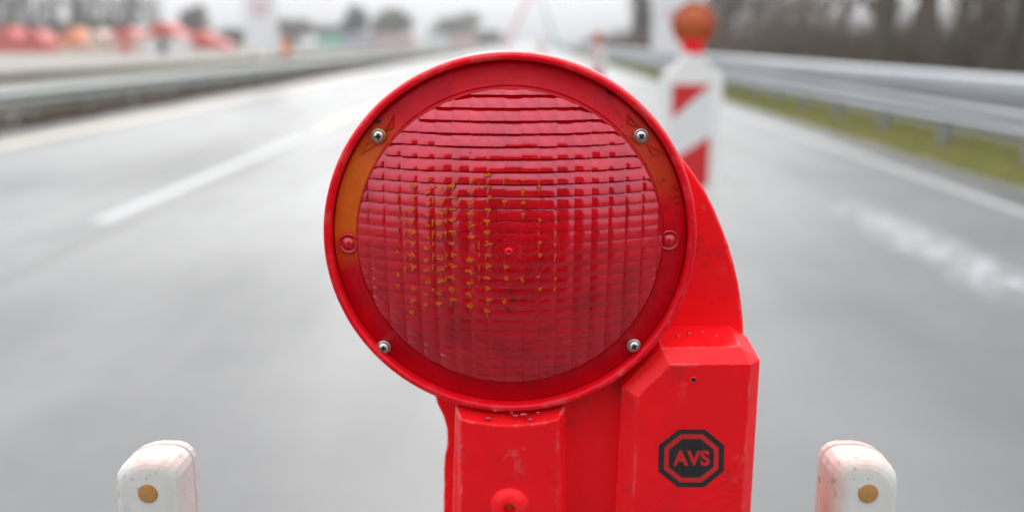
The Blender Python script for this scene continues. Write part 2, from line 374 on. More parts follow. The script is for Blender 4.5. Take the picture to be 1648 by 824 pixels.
tag(meshobj('undergrowth', blades(90000, (6.4, 13), (6, 130), .3, 1.9, .013, lean=.6, ypow=1.5, hpow=1.8), M_TWIG), 'dense brown bare undergrowth behind the right guardrail', 'undergrowth', kind='stuff')

# guardrails
def rail(name, X, side, prof, zpost, mat, y0, y1, step, label, post_off, npost, box=None):
    root = empty(name, (X, y0, 0)); tag(root, label, 'guardrail')
    ys = [0, y1 - y0]
    v, f = loops([[(side * a, y, b) for (a, b) in prof] for y in ys])
    mk('beam', v, f, mat, root)
    v, f = loops([[(side * a - side * .004 * (1 if a < .06 else -1), y, b + .003 * (1 if b > .5 else -1)) for (a, b) in prof] for y in (-.16, .16)])
    sp_ = mk('splice_plate', v, f, mat, root); sp_.location.y = .96
    for k in range(1, 40):
        c = sp_.copy(); COL.objects.link(c); c.parent = root; c.location.y = .96 + 4 * k
    pm = None
    for k in range(npost):
        if pm is None:
            m = MB(); m.box(-.05, .05, -.028, .028, -.2, zpost); m.box(-.056, -.05, -.05, .05, -.2, zpost); m.box(.05, .056, -.05, .05, -.2, zpost)
            po = m.build('post', mat, root); pm = po
        else:
            po = pm.copy(); COL.objects.link(po); po.parent = root
        po.location = (side * post_off, 1.5 + step * k, 0)
    return root
W = lambda z: [(.085, z), (.085, z + .02), (.02, z + .05), (.0, z + .075), (.0, z + .10), (.02, z + .125), (.07, z + .145), (.07, z + .165), (.02, z + .185), (.0, z + .21), (.0, z + .235), (.02, z + .26), (.085, z + .29), (.085, z + .31)]
profR = W(.28) + [(.07, .592), (.07, .63), (.0, .66), (-.01, .70), (-.01, .80), (.0, .84), (.04, .87), (.16, .87), (.18, .84), (.18, .66), (.16, .62), (.10, .60), (.10, .28)]
rail('guardrail', 4.6, 1, profR, .80, M_GALV, -4, 330, 2.0, 'double height galvanised steel guardrail along the right shoulder', .16, 66)
profL = [(a, b - .06) for a, b in W(.28)] + [(.10, .53), (.10, .22)]
rail('guardrail', -7.55, -1, profL, .50, M_GALVOLD, -4, 330, 2.0, 'dull grey steel guardrail with one wavy beam left of the lanes', .14, 66)

# ------------------------------------------------------------ trees
def grow(mbt, mbc, p, d, L, r, depth, spread=.5, up=.12, rnd=random, maxd=4):
    steps = 3 if depth < 2 else 2
    for s in range(steps):
        q = p + d * (L / steps); r2 = r * (.86 if depth < maxd else .5)
        (mbt if depth <= 1 else mbc).tube(p, q, r, r2, 6 if depth == 0 else (4 if depth < 3 else 3))
        p = q; r = r2
        d = (d + Vector((rnd.gauss(0, .10), rnd.gauss(0, .10), up * .5))).normalized()
        if depth < maxd and (s > 0 or depth > 0):
            for _ in range(rnd.choice((1, 2, 2)) if depth < 3 else 3):
                t = rnd.uniform(0, 6.28); o = d.orthogonal().normalized(); o.rotate(__import__('mathutils').Quaternion(d, t))
                nd = (d * (1 - spread) + o * spread * rnd.uniform(.7, 1.3) + Vector((0, 0, up))).normalized()
                grow(mbt, mbc, p.copy(), nd, L * rnd.uniform(.55, .75), r * rnd.uniform(.45, .65), depth + 1, spread, up, rnd, maxd)
def tree(name, loc, h, r, seed, bark, twig, label, cat='tree', group=None, low=False, spread=.5, maxd=4, lean=0):
    rnd = random.Random(seed); root = empty(name, loc); tag(root, label, cat, group)
    t, c = MB(), MB(); d = Vector((lean, 0, 1)).normalized()
    n = 1 if not low else 4
    for k in range(n):
        dd = d if n == 1 else Vector((rnd.uniform(-.6, .6), rnd.uniform(-.6, .6), 1)).normalized()
        grow(t, c, Vector((rnd.uniform(-.15, .15) * (n > 1), 0, -.05)), dd, h * .42, r, 0, spread, .12, rnd, maxd)
    t.build('trunk', bark, root); c.build('crown', twig, root); return root
def clump_me(rad, n, size, lobes, seed):
    g = np.random.default_rng(seed); cs = np.c_[g.uniform(-1, 1, lobes) * rad[0] * .6, g.uniform(-1, 1, lobes) * rad[1] * .6, rad[2] * (.5 + g.uniform(-.35, 1.0, lobes))]
    rs = g.uniform(.30, .55, lobes)
    i = g.integers(0, lobes, n); d = g.normal(size=(n, 3)); d /= np.linalg.norm(d, axis=1)[:, None]
    p = cs[i] + d * (rs[i] * g.random(n) ** .45)[:, None] * np.array(rad)
    p[:, 2] = np.maximum(p[:, 2], .03)
    e = g.normal(size=(n, 2, 3)) * size
    v = np.stack([p, p + e[:, 0], p + e[:, 1]], 1)
    me = bpy.data.meshes.new('clump'); me.vertices.add(3 * n); me.vertices.foreach_set('co', v.reshape(-1))
    me.loops.add(3 * n); me.loops.foreach_set('vertex_index', np.arange(3 * n)); me.polygons.add(n)
    me.polygons.foreach_set('loop_start', np.arange(0, 3 * n, 3)); me.update(calc_edges=True); me.validate(); return me
def bushy(name, loc, rad, n, size, lobes, seed, mat, label, cat='tree', group=None, trunk=.12):
    root = empty(name, loc); tag(root, label, cat, group)
    meshobj('crown', clump_me(rad, n, size, lobes, seed), mat, root)
    m = MB(); m.tube((0, 0, -.1), (0, 0, rad[2]), trunk, trunk * .4, 6)
    for k in range(4):
        a = k * 1.6; m.tube((0, 0, rad[2] * .3), (rad[0] * .5 * math.cos(a), rad[1] * .5 * math.sin(a), rad[2] * 1.1), trunk * .5, trunk * .2, 4)
    m.build('trunk', M_BARK, root); return root
LBL_R = 'bare brown leafless tree in the thicket behind the right guardrail'
protos = [tree('bare_tree', (9 + i, 20 + i * 6, 0), 7 + i * .6, .20, 11 + i, M_BARK, M_TWIG, LBL_R, group='bare trees behind the right guardrail', spread=.5, maxd=3) for i in range(3)]
# low multi-stem shrubs carry the brown mass behind the rail
shr = [tree('bare_shrub', (8, 14 + 5 * i, 0), 2.6, .028, 31 + i, M_BARK, M_TWIG, 'low twiggy brown shrub in the thicket behind the right guardrail', 'shrub', 'bare shrubs behind the right guardrail', low=True, spread=.55, maxd=3) for i in range(3)]
i = 0; Y = 11.0
while Y < 104:
    o = copy_tree(random.choice(protos)); s = random.uniform(.8, 1.25); o.location = (random.uniform(8.5, 14) + .02 * Y, Y, 0)
    o.rotation_euler.z = random.uniform(0, 6.28); o.scale = (s, s, s); Y += random.uniform(1.4, 2.8)
Y = 9.0
while Y < 100:
    for _ in range(2):
        o = copy_tree(random.choice(shr)); s = random.uniform(.8, 1.35); o.location = (random.uniform(7.0, 11.5), Y + random.random(), 0)
        o.rotation_euler.z = random.uniform(0, 6.28); o.scale = (s, s, s)
    Y += random.uniform(1.0, 1.9)
bushy('ivy_clad_tree', at(1024, 88), (1.05, 1.0, 4.2), 9000, .10, 14, 41, M_TWIG, 'dense dark brown upright tree just left of the white board sign on the right', trunk=.2)
# the darker, mossy ones
for (x, Yd, h, r, lab, ln) in ((1404, 19, 8, .16, 'dark mossy tree trunk leaning slightly in the thicket behind the right guardrail', .05),
                           (1640, 15, 7, .10, 'slender dark mossy tree at the right edge of the picture behind the guardrail', -.02),
                           (1500, 18, 7, .11, 'forked mossy tree between the leaning trunk and the slender dark tree behind the guardrail', .12)):
    tree('mossy_tree', at(x, Yd), h, r, int(x), M_BARKG, M_TWIGG, lab, lean=ln)
bushy('rounded_bush', at(1585, 17), (.95, .8, 1.3), 9000, .03, 9, 3, M_TWIGG, 'dense rounded grey bush behind the guardrail beside the slender dark tree', 'bush', trunk=.04)

# far left trees
FB = [(322, 150, 2.1, 5.6, 'tall narrow brown tree standing above the red lean-to awning', M_TWIG),
      (378, 150, 1.5, 3.4, 'small dark bush beside the left white board sign', M_TWIGG),
      (487, 190, 3.2, 5.2, 'brown leafless tree just right of the left white board sign', M_TWIG),
      (525, 192, 4.0, 4.4, 'wide low brown tree behind the teal container', M_TWIG),
      (577, 188, 2.2, 7.0, 'narrow dark green tree behind the lilac container', M_EVER),
      (638, 188, 3.8, 6.6, 'broad dark grey tree behind the pink container', M_TWIGG),
      (735, 230, 4.8, 7.2, 'brown grey tree behind the two farthest containers', M_TWIGG),
      (772, 250, 5.2, 4.2, 'low pale tree at the far end of the road, left of the mast', M_TWIG)]
for (x, Yd, rx, hz, lab, mt) in FB:
    bushy('distant_tree', at(x, Yd), (rx * 1.35, rx * 1.35, hz * .60), 6500, .27, 14, int(x), mt, lab)
hd = empty('hedge', at(110, 128)); tag(hd, 'long low dark green hedge behind the red and orange tents', 'hedge')
me = clump_me((11.5, 1.2, 2.2), 14000, .30, 60, 5); meshobj('foliage', me, M_EVER, hd)
pop = None
for (x, s) in ((4, .8), (27, .9), (53, 1.0), (108, 1.0), (140, .8), (168, 1.1), (200, .7), (228, 1.0), (14, 1.0), (40, .9), (66, 1.1), (88, .8), (128, 1.25), (150, .9), (186, .85), (214, 1.2), (240, .8), (262, .9)):
    if pop is None:
        pop = tree('tall_bare_tree', (0, 0, 0), 11, .42, 77, M_BARK, M_TWIG, 'tall pale leafless tree in the row beyond the hedge on the left', group='tall bare trees beyond the hedge', spread=.34); o = pop
    else: o = copy_tree(pop)
    o.location = at(x + random.uniform(-5, 5), 138 + random.uniform(-4, 12)); o.scale = (s, s, s); o.rotation_euler.z = random.uniform(0, 6.28)

# ------------------------------------------------------------ far site objects
def pm(name, c, rough=.5): return simple(name, c, tuple(x * .85 for x in c), rough, 1.5)
M_TRED = pm('red_canvas', (.56, .055, .04)); M_TORG = pm('orange_canvas', (.70, .20, .06)); M_TPALE = pm('pale_canvas', (.66, .50, .42))
M_TWHITE = pm('white_panel', (.72, .73, .72)); M_TDARK = pm('dark_glass', (.05, .055, .06), .2)
def gable(name, x0, x1, Yd, hw, hr, wall, roof, label, cat, depth=3.2, door=True, peaks=1, z0=0, hip=0):
    a = at(x0, Yd); b = at(x1, Yd); w = b.x - a.x; root = empty(name, ((a.x + b.x) / 2, Yd + depth / 2, 0)); tag(root, label, cat)
    m = MB(); m.box(-w / 2, w / 2, -depth / 2, depth / 2, z0, hw); m.build('wall', wall, root)
    pw = w / peaks
    for k in range(peaks):
        c = -w / 2 + pw * (k + .5); e = .12; hh = hr * (1 if k == 0 else .88); t = pw * .12
        r = MB(); v = []
        for y in (-depth / 2 - .15, depth / 2 + .15):
            v += [(c - pw / 2 - e * (k == 0), y, hw - .02), (c + pw / 2 + e * (k == peaks - 1), y, hw - .02), (c + t, y * (1 - hip), hh), (c - t, y * (1 - hip), hh)]
        r.add(v, [(0, 1, 2, 3), (4, 7, 6, 5), (0, 4, 5, 1), (1, 5, 6, 2), (2, 6, 7, 3), (3, 7, 4, 0)])
        r.build('roof', roof, root)
    if door:
        d = MB(); d.box(-.45, .45, -depth / 2 - .03, -depth / 2 - .002, .02, min(1.9, hw - .12)); d.build('door', M_TDARK if wall is M_TWHITE else roof, root)
    return root
gable('site_tent', 2, 84, 105, 1.15, 2.75, M_TRED, M_TRED, 'large red twin-peaked tent at the far left', 'tent', peaks=2, door=False)
gable('site_tent', 104, 146, 102, .75, 2.55, M_TPALE, M_TORG, 'orange peaked tent right of the red twin-peaked tent', 'tent', door=False)
gable('site_tent', 150, 180, 101, 1.5, 2.35, M_TPALE, M_TPALE, 'pale peach tent between the orange tent and the red-topped booth', 'tent', door=False)
gable('market_booth', 184, 236, 101, 1.6, 2.5, M_TPALE, M_TRED, 'pale booth with a low red top left of the white cabin', 'booth')
gable('site_cabin', 241, 300, 98, 1.65, 3.0, M_TWHITE, M_TRED, 'white cabin with a red pitched roof among the far tents', 'cabin')
# wedge shaped awning
a = at(306, 103); b = at(376, 103); root = empty('lean_to_awning', ((a.x + b.x) / 2, 104.5, 0)); tag(root, 'bright red wedge-shaped awning sloping down towards the left white board sign', 'awning')
w = (b.x - a.x) / 2; m = MB()
v, f = loops([[(-w, y, .5), (w, y, .4), (w, y, .75), (-w * .35, y, 2.25), (-w, y, 2.15)] for y in (-1.5, 1.5)]); m.add(v, f); m.build('canopy', M_TRED, root)
for (sx, sy) in ((-1, -1), (1, -1), (-1, 1), (1, 1)):
    m = MB(); m.box(sx * (w - .1) - .05, sx * (w - .1) + .05, sy * 1.4 - .05, sy * 1.4 + .05, 0, .5); m.build('leg', M_TWHITE, root)
def container(x0, x1, Yd, col, label, h=2.6):
    a = at(x0, Yd); b = at(x1, Yd); w = b.x - a.x; root = empty('shipping_container', ((a.x + b.x) / 2, Yd + 1.2, 0)); tag(root, label, 'container')
    m = MB(); n = int(w / .28) * 2 + 1; pts = []
    for k in range(n): pts += [(-w / 2 + w * k / n, -1.2 + (.0 if k % 2 else .05)), (-w / 2 + w * (k + .8) / n, -1.2 + (.0 if k % 2 else .05))]
    pts += [(w / 2, -1.15), (w / 2, 1.2), (-w / 2, 1.2), (-w / 2, -1.15)]
    v, f = loops([[(p[0], p[1], z) for p in pts] for z in (.15, h - .12)]); m.add(v, f); m.build('wall', col, root)
    m = MB(); m.box(-w / 2 - .03, w / 2 + .03, -1.25, 1.25, 0, .16); m.box(-w / 2 - .03, w / 2 + .03, -1.25, 1.25, h - .13, h)
    for sx in (-1, 1):
        m.box(sx * w / 2 - .06, sx * w / 2 + .06, -1.26, -1.16, .15, h - .1)
    m.build('frame', col, root)
    return root
container(515, 556, 181, pm('teal_steel', (.22, .48, .40)), 'teal shipping container among the far site stores')
container(560, 598, 182, pm('lilac_steel', (.42, .40, .50)), 'lilac grey shipping container between the teal and the pink container')
container(602, 668, 183, pm('pink_steel', (.55, .40, .42)), 'long dull pink shipping container right of the lilac one')
container(688, 722, 215, pm('white_steel', (.66, .70, .70)), 'white shipping container between the two pink ones far off')
container(726, 766, 218, pm('rose_steel', (.62, .40, .42)), 'pale rose shipping container nearest to the far end of the road')
# van
def van(x, Yd, label, paint=M_TWHITE):
    root = empty('van_model', at(x, Yd)); tag(root, label, 'van')
    v, f = loops([[(-.92 * s, y, z0), (.92 * s, y, z0), (.97 * s, y, z0 + .7), (.86 * s, y, z1 - .1), (.7 * s, y, z1), (-.7 * s, y, z1), (-.86 * s, y, z1 - .1), (-.97 * s, y, z0 + .7)] for (y, s, z0, z1) in ((-2.4, .93, .4, 1.15), (-1.6, 1, .32, 1.3), (-1.0, 1, .3, 2.05), (2.3, 1, .3, 2.1), (2.45, .96, .35, 2.0))])
    mk('body', v, f, paint, root, bevel=.04)
    m = MB(); m.add([(-.72, -1.62, 1.34), (.72, -1.62, 1.34), (.62, -1.06, 1.98), (-.62, -1.06, 1.98)], [(0, 1, 2, 3)]); m.build('windscreen', M_TDARK, root)
    for sx in (-1, 1):
        for y in (-1.6, 1.5):
            m = MB(); m.cyl((sx * .88 - .1, y, .33), .33, .2, 20, 'x'); m.build('wheel', M_RUBBER, root)
        m = MB(); m.box(sx * .62 - .12, sx * .62 + .12, -2.46, -2.40, .75, .92); m.build('headlight', pm('lamp_glass', (.7, .7, .7), .1), root)
    return root
van(500, 150, 'small white van parked between the orange barrel and the teal container')
blocker_van = van(850, 1, 'dark grey van added unseen behind the camera to darken the lens reflection', pm('charcoal_paint', (.035, .035, .04), .45))
blocker_van.location = (.05, -1.55 - 2.45, 0); blocker_van.scale = (1.0, 1, 1.12)  # unseen van, added only to darken what the lens reflects
m = MB(); m.lathe([(.0, 0), (.42, 0), (.42, .06), (.34, .08), (.33, .7), (.36, .74), (.32, .8), (.31, 1.3), (.22, 1.42), (0, 1.44)], 20)
o = mk('orange_barrel', [(x, z, y) for (x, y, z) in m.v], m.f, M_TORG); o.location = at(466, 75); tag(o, 'orange warning barrel just right of the left white board sign', 'barrel')

# board signs either side of the road
def board(name, x0, x1, Yd, zb, h, label):
    a = at(x0, Yd); b = at(x1, Yd); w = b.x - a.x; root = empty(name, ((a.x + b.x) / 2, Yd, 0)); tag(root, label, 'sign')
    m = MB(); m.box(-w / 2, w / 2, -.02, .02, zb, zb + h); m.build('panel', M_SIGNW, root, bevel=.01)
    m = MB(); m.lathe([(.13, -.026), (.13, -.024), (.19, -.024), (.19, -.026), (.13, -.026)], 32, 0, zb + 1.25); m.build('red_ring', M_SIGNR, root)
    for sx in (-1, 1):
        m = MB(); m.cyl((sx * w * .32, .06, 0), .035, zb + h - .1, 10); m.build('post', M_GALVOLD, root)
board('board_sign', 1043, 1104, 37, .83, 3.0, 'tall white board sign with a small red ring behind the right guardrail')
board('board_sign', 402, 455, 33, .98, 2.6, 'tall white board sign with a small red ring behind the left guardrail')

# A-shaped mast far ahead
root = empty('mast', at(853, 150)); tag(root, 'faint A-shaped pink and grey mast far ahead over the road', 'mast')
for (xa, xb, r, mt) in ((812, 858, .34, pm('pink_mast', (.75, .42, .42))), (896, 862, .18, M_GALVOLD)):
    m = MB(); p0 = at(xa, 150) - at(853, 150); p1 = at(xb, 150, 9) - at(853, 150); m.tube(p0, p1, r, r * .8, 8); m.build('leg', mt, root)

# ------------------------------------------------------------ delineators with amber lamps
def delineator(loc, rz, label, lamp_label, lamp_rz):
    root = empty('delineator', loc, (0, 0, rz)); tag(root, label, 'delineator', 'red and white delineators ahead')
    hw, t = .148, .022; z0, z1 = .10, 1.06
    out = [(-hw, z0), (hw, z0), (hw, z1 - .035), (hw - .008, z1 - .012), (hw - .03, z1 + .004), (.085, z1 + .022), (.055, z1 + .055), (.05, z1 + .085), (-.05, z1 + .085), (-.055, z1 + .055), (-.085, z1 + .022), (-hw + .03, z1 + .004), (-hw + .008, z1 - .012), (-hw, z1 - .035)]
    v, f = loops([[(a, y, b) for a, b in out] for y in (-t, t)]); mk('body', v, f, M_WHITEPL, root, bevel=.008)
    fw = .094; zt = z1 - .062; zb = .16
    for sgn in (-1, 1):
        y = sgn * (t + .003)
        q = [(-fw, y, zb), (fw, y, zb), (fw, y, zt), (-fw, y, zt)]
        mk('white_foil', q, [(0, 1, 2, 3)], M_FOILW, root)
        mb = MB(); yy = sgn * (t + .005); k = 0
        # diagonal red stripes falling towards the left
        for base in (zt - .17, zt - .605, zt - 1.06):
            hgt = .235; lo = base; sl = .65
            poly = [(-fw, lo), (-fw, lo + hgt), (fw, lo + hgt + 2 * fw * sl), (fw, lo + 2 * fw * sl)]
            # clip to the foil
            def clip(P, zc, keep):
                o = []
                for i in range(len(P)):
                    a, b = P[i], P[(i + 1) % len(P)]; ia = (a[1] <= zc) == keep; ib = (b[1] <= zc) == keep
                    if ia: o.append(a)
                    if ia != ib: s = (zc - a[1]) / (b[1] - a[1]); o.append((a[0] + s * (b[0] - a[0]), zc))
                return o
            if base == zt - .17: poly = [(-fw, zt - .165), (-fw, zt), (fw * .98, zt)]
            P = clip(clip(poly, zt, True), zb, False)
            if len(P) >= 3: mb.add([(a, yy, b) for a, b in P], [tuple(range(len(P)))])
        mb.build('red_stripes', M_FOILR, root)
    m = MB(); m.box(-.19, .19, -.30, .30, .0, .07); m.box(-.10, .10, -.12, .12, .068, .13); m.build('foot_plate', M_RUBBER, root, bevel=.012)
    # lamp: a thing of its own on the top
    top = Vector(loc) + Vector((0, 0, z1 + .083)); lr = empty('warning_lamp', top, (0, 0, lamp_rz)); tag(lr, lamp_label, 'warning lamp', 'amber lamps on the delineators')
    cz = .135
    m = MB(); m.lathe([(.0, .045), (.07, .045), (.098, .03), (.104, .0), (.104, -.02), (.098, -.024), (.092, -.02), (.092, 0)], 40, 0, cz); m.build('housing', M_AMBERRIM, lr, smooth=True)
    m = MB(); m.lathe([(.092, -.012), (.086, -.022), (.070, -.036), (.045, -.046), (.02, -.050), (.001, -.051)], 40, 0, cz); m.build('amber_lens', M_AMBERLENS, lr, smooth=True)
    v, f = loops([[(-a, -b, z), (a, -b, z), (a, b, z), (-a, b, z)] for (z, a, b) in ((0, .05, .024), (.03, .045, .03), (.07, .060, .034))]); mk('neck', v, f, M_RED, lr, bevel=.005)
    return root
delineator((.79, 4.9, 0), R(0), 'nearest red and white striped delineator standing behind the big red lamp', 'amber round warning lamp on the nearest striped delineator', R(-22))
delineator((1.36, 20, 0), 0, 'second striped delineator, further off near the vanishing point', 'small amber warning lamp on the second striped delineator', R(-25))
delineator((.58, 46, 0), 0, 'farthest striped delineator, a red speck above the big lamp', 'tiny amber warning lamp on the farthest delineator', R(-60))

# ------------------------------------------------------------ the big red lamp
TILT = R(5)
O = px(820, 387, .562)
RM = Matrix.Translation(O) @ Matrix.Rotation(TILT, 4, 'X')
RMI = RM.inverted(); CL = RMI @ CAM
def P(x, y, d):                # photo pixel on the lamp's own plane y = d (metres)
    w = RMI @ px(x, y, 1.0); t = (d - CL.y) / (w.y - CL.y); q = CL + (w - CL) * t
    return (q.x, d, q.z)
BASE = Vector((0.045, .03, -.245))
lamp = empty('warning_lamp', RM @ BASE, (TILT, 0, 0)); tag(lamp, 'big round red warning lamp in the foreground with a battery box on its right', 'warning lamp')
def lv(v): return [tuple(Vector(p) - BASE) for p in v]
def part(name, v, f, mat, parent=lamp, origin=None, **k):
    """a part in lamp coordinates; parts that need centred texture space get their own origin"""
    if origin is not None:
        o = mk(name, [tuple(Vector(p) - Vector(origin)) for p in v], f, mat, parent, **k)
        o.location = Vector(origin) - (BASE if parent is lamp else Vector(parent['_o']))
        o['_o'] = tuple(origin)
    else:
        o = mk(name, lv(v) if parent is lamp else [tuple(Vector(p) - Vector(parent['_o'])) for p in v], f, mat, parent, **k)
    return o
# rim and barrel
RO = .1048
m = MB(); m.lathe([(.086, .006), (.0995, .006), (.1002, .004), (.1004, -.0022), (.1012, -.0036), (.1028, -.0042), (.1042, -.0036), (RO, -.0020), (RO + .0004, .001), (RO + .0002, .006), (RO - .0012, .0075), (RO - .0015, .018), (RO - .004, .032), (.088, .046), (.001, .050)], 192)
part('rim', m.v, m.f, M_REDRIM, origin=(0, 0, 0), smooth=True)
# flange ring of the lens
m = MB(); m.lathe([(.0998, .0052), (.0995, .0018), (.0985, .0012), (.0888, .0008), (.0878, -.0002), (.0865, -.0006), (.0855, .0004)], 192)
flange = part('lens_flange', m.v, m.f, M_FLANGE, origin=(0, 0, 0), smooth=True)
# the dome
RD, DP = .0868, .0195
RS = (RD ** 2 + DP ** 2) / (2 * DP)
def dome(x, z):
    r2 = min(x * x + z * z, RD * RD); return -(math.sqrt(RS * RS - r2) - (RS - DP)) - .0008
m = MB(); pr = []
for k in range(40):
    r = RD * (1 - k / 40); pr.append((max(r, .0004), dome(r, 0) + .0006))
m.lathe(pr, 160)
bk = MB(); bp = []; r = .0868
while r > .0025:                # stepped reflector rings behind the prisms
    bp += [(r, .0065), (r - .0034, .0032 + .0012 * math.sin(r * 90))]; r -= .0036
bp.append((.0003, .0030)); bk.lathe(bp, 128)
skirt = m
CW, CH, RC = .00945, .00655, .0853
mb = MB()
nx, nz_ = 10, 8
for i in range(-10, 11):
    for j in range(-15, 16):
        cx, cz = (i + .25) * CW, (j + .1) * CH
        cr = math.hypot(cx, cz)
        if cr > RC + .0045: continue
        q = max(0, 1 - cr / RC)
        yc = dome(cx, cz) if cr < RC else dome(cx * RC / cr, cz * RC / cr)
        st_ = min(1, max(0, (cz + .004) / .045)); tl = (.00205 + .0011 * min(1, max(0, (cz - .055) / .02))) * st_ * (1 + .2 * random.uniform(-1, 1)) - .0002 * min(1, max(0, -(cz + .002) / .02))
        au = .00034 + .0004 * min(1, cr / RC) ** 5
        jit = random.uniform(-.05, .05)
        V = []; ok = True; xs = []
        for b in range(nz_ + 1):
            for a in range(nx + 1):
                u, w = a / nx - .5, b / nz_ - .5
                x, z = cx + u * CW * 1.0, cz + w * CH * .995
                r = math.hypot(x, z)
                if r > RC: x *= RC / r; z *= RC / r
                # each prism is flatter than the dome and softly pillowed
                ky = .80 + jit * 2; y = yc + (dome(x, z) - yc) * ky - .0007 - au * (1 - (2 * u) ** 2) - .00040 * (1 - (2 * w) ** 2) + tl * w
                V.append((x, y, z))
        ext = [(p[0], p[2]) for p in V]
        if max(e[0] for e in ext) - min(e[0] for e in ext) < .001 or max(e[1] for e in ext) - min(e[1] for e in ext) < .0008: continue
        W1 = nx + 1; Fc = [(b * W1 + a, b * W1 + a + 1, (b + 1) * W1 + a + 1, (b + 1) * W1 + a) for b in range(nz_) for a in range(nx)]
        ring = [a for a in range(nx + 1)] + [b * W1 + nx for b in range(1, nz_ + 1)] + [nz_ * W1 + a for a in range(nx - 1, -1, -1)] + [b * W1 for b in range(nz_ - 1, 0, -1)]
        n0 = len(V); V += [(V[k][0], dome(V[k][0], V[k][2]) + .0012, V[k][2]) for k in ring]
        L = len(ring); Fc += [(ring[k], n0 + k, n0 + (k + 1) % L, ring[(k + 1) % L]) for k in range(L)]
        mb.add(V, Fc)
lens = part('lens', mb.v, mb.f, M_LENS, origin=(0, 0, 0), smooth=True)
part('lens_edge', skirt.v[:160 * 4], [q for q in skirt.f if max(q) < 160 * 4], M_EDGE, lens, smooth=True)
part('back_reflector', bk.v, bk.f, M_REFL, lens)
es = lens.modifiers.new('split', 'EDGE_SPLIT'); es.split_angle = R(28)
# hub at the apex
m = MB(); m.lathe([(.0026, dome(.0026, 0) - .0006), (.0022, dome(.002, 0) - .0016), (.0017, dome(0, 0) - .0026), (.0009, dome(0, 0) - .0026), (.0006, dome(0, 0) - .0016), (.0001, dome(0, 0) - .0016)], 64)
part('hub', m.v, m.f, M_RINGRED, lens, smooth=True)
# thin moulded fresnel rings round the hub
m = MB()
for r in (.0070, .0120, .0165, .0215, .0275, .034):
    pr = [(r - .0004, dome(r, 0) - .0004), (r - .0002, dome(r, 0) - .00118), (r + .0002, dome(r, 0) - .00118), (r + .0004, dome(r, 0) - .0004)]
    m.lathe(pr, 96)
part('fresnel_ring', m.v, m.f, M_RINGRED, lens, smooth=True)
# amber glints from inside the lamp, modelled as coloured chips on the lens face
def on_dome(x, y, off=.0023):
    d = -.03
    for _ in range(5):
        q = P(x, y, d); d = dome(q[0], q[2]) - off
    return P(x, y, d)
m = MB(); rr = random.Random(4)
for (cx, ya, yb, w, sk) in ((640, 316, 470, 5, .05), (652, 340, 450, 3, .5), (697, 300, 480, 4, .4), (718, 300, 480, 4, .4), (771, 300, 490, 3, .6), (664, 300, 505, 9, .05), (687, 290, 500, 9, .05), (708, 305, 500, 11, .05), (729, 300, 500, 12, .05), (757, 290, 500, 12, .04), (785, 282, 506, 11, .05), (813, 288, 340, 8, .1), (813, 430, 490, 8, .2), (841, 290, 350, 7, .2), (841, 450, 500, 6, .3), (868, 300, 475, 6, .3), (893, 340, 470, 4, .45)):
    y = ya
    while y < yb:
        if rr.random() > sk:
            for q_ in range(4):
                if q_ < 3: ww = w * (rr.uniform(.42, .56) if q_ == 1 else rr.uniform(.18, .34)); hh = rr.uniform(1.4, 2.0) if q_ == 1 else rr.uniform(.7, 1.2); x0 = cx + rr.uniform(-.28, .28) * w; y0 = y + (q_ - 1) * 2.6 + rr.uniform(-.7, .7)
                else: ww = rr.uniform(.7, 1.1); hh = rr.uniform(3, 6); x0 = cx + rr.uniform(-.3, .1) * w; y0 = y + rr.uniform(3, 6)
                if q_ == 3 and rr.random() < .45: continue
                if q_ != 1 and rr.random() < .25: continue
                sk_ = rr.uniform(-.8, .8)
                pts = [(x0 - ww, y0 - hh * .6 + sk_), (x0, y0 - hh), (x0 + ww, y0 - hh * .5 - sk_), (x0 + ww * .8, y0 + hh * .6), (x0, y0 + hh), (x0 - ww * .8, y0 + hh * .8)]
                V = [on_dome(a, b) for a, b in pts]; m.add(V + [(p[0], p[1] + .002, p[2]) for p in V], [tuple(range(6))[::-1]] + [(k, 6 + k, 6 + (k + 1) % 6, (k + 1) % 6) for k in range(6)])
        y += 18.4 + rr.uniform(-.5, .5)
part('amber_glints', m.v, m.f, M_AMBERGLINT, lens)
m = MB(); rr = random.Random(12)
for (x, y, a, b) in ((821, 470, 9, 3), (825, 484, 3, 8), (815, 497, 5, 3), (819, 502, 3, 3), (842, 546, 3, 2), (766, 540, 2, 2), (756, 246, 2, 2)):
    pts = [(x + a * .6 * math.cos(t) * rr.uniform(.5, 1.1), y + b * .6 * math.sin(t) * rr.uniform(.5, 1.1)) for t in (0, 1, 2, 3.1, 4.1, 5.1)]
    V = [on_dome(p, q, .0021) for p, q in pts]; m.add(V + [(p[0], p[1] + .0012, p[2]) for p in V], [tuple(range(6))] + [(k, 6 + k, 6 + (k + 1) % 6, (k + 1) % 6) for k in range(6)])
part('dirt_flecks', m.v, m.f, simple('dried_dirt', (.07, .012, .010), rough=.8), lens)
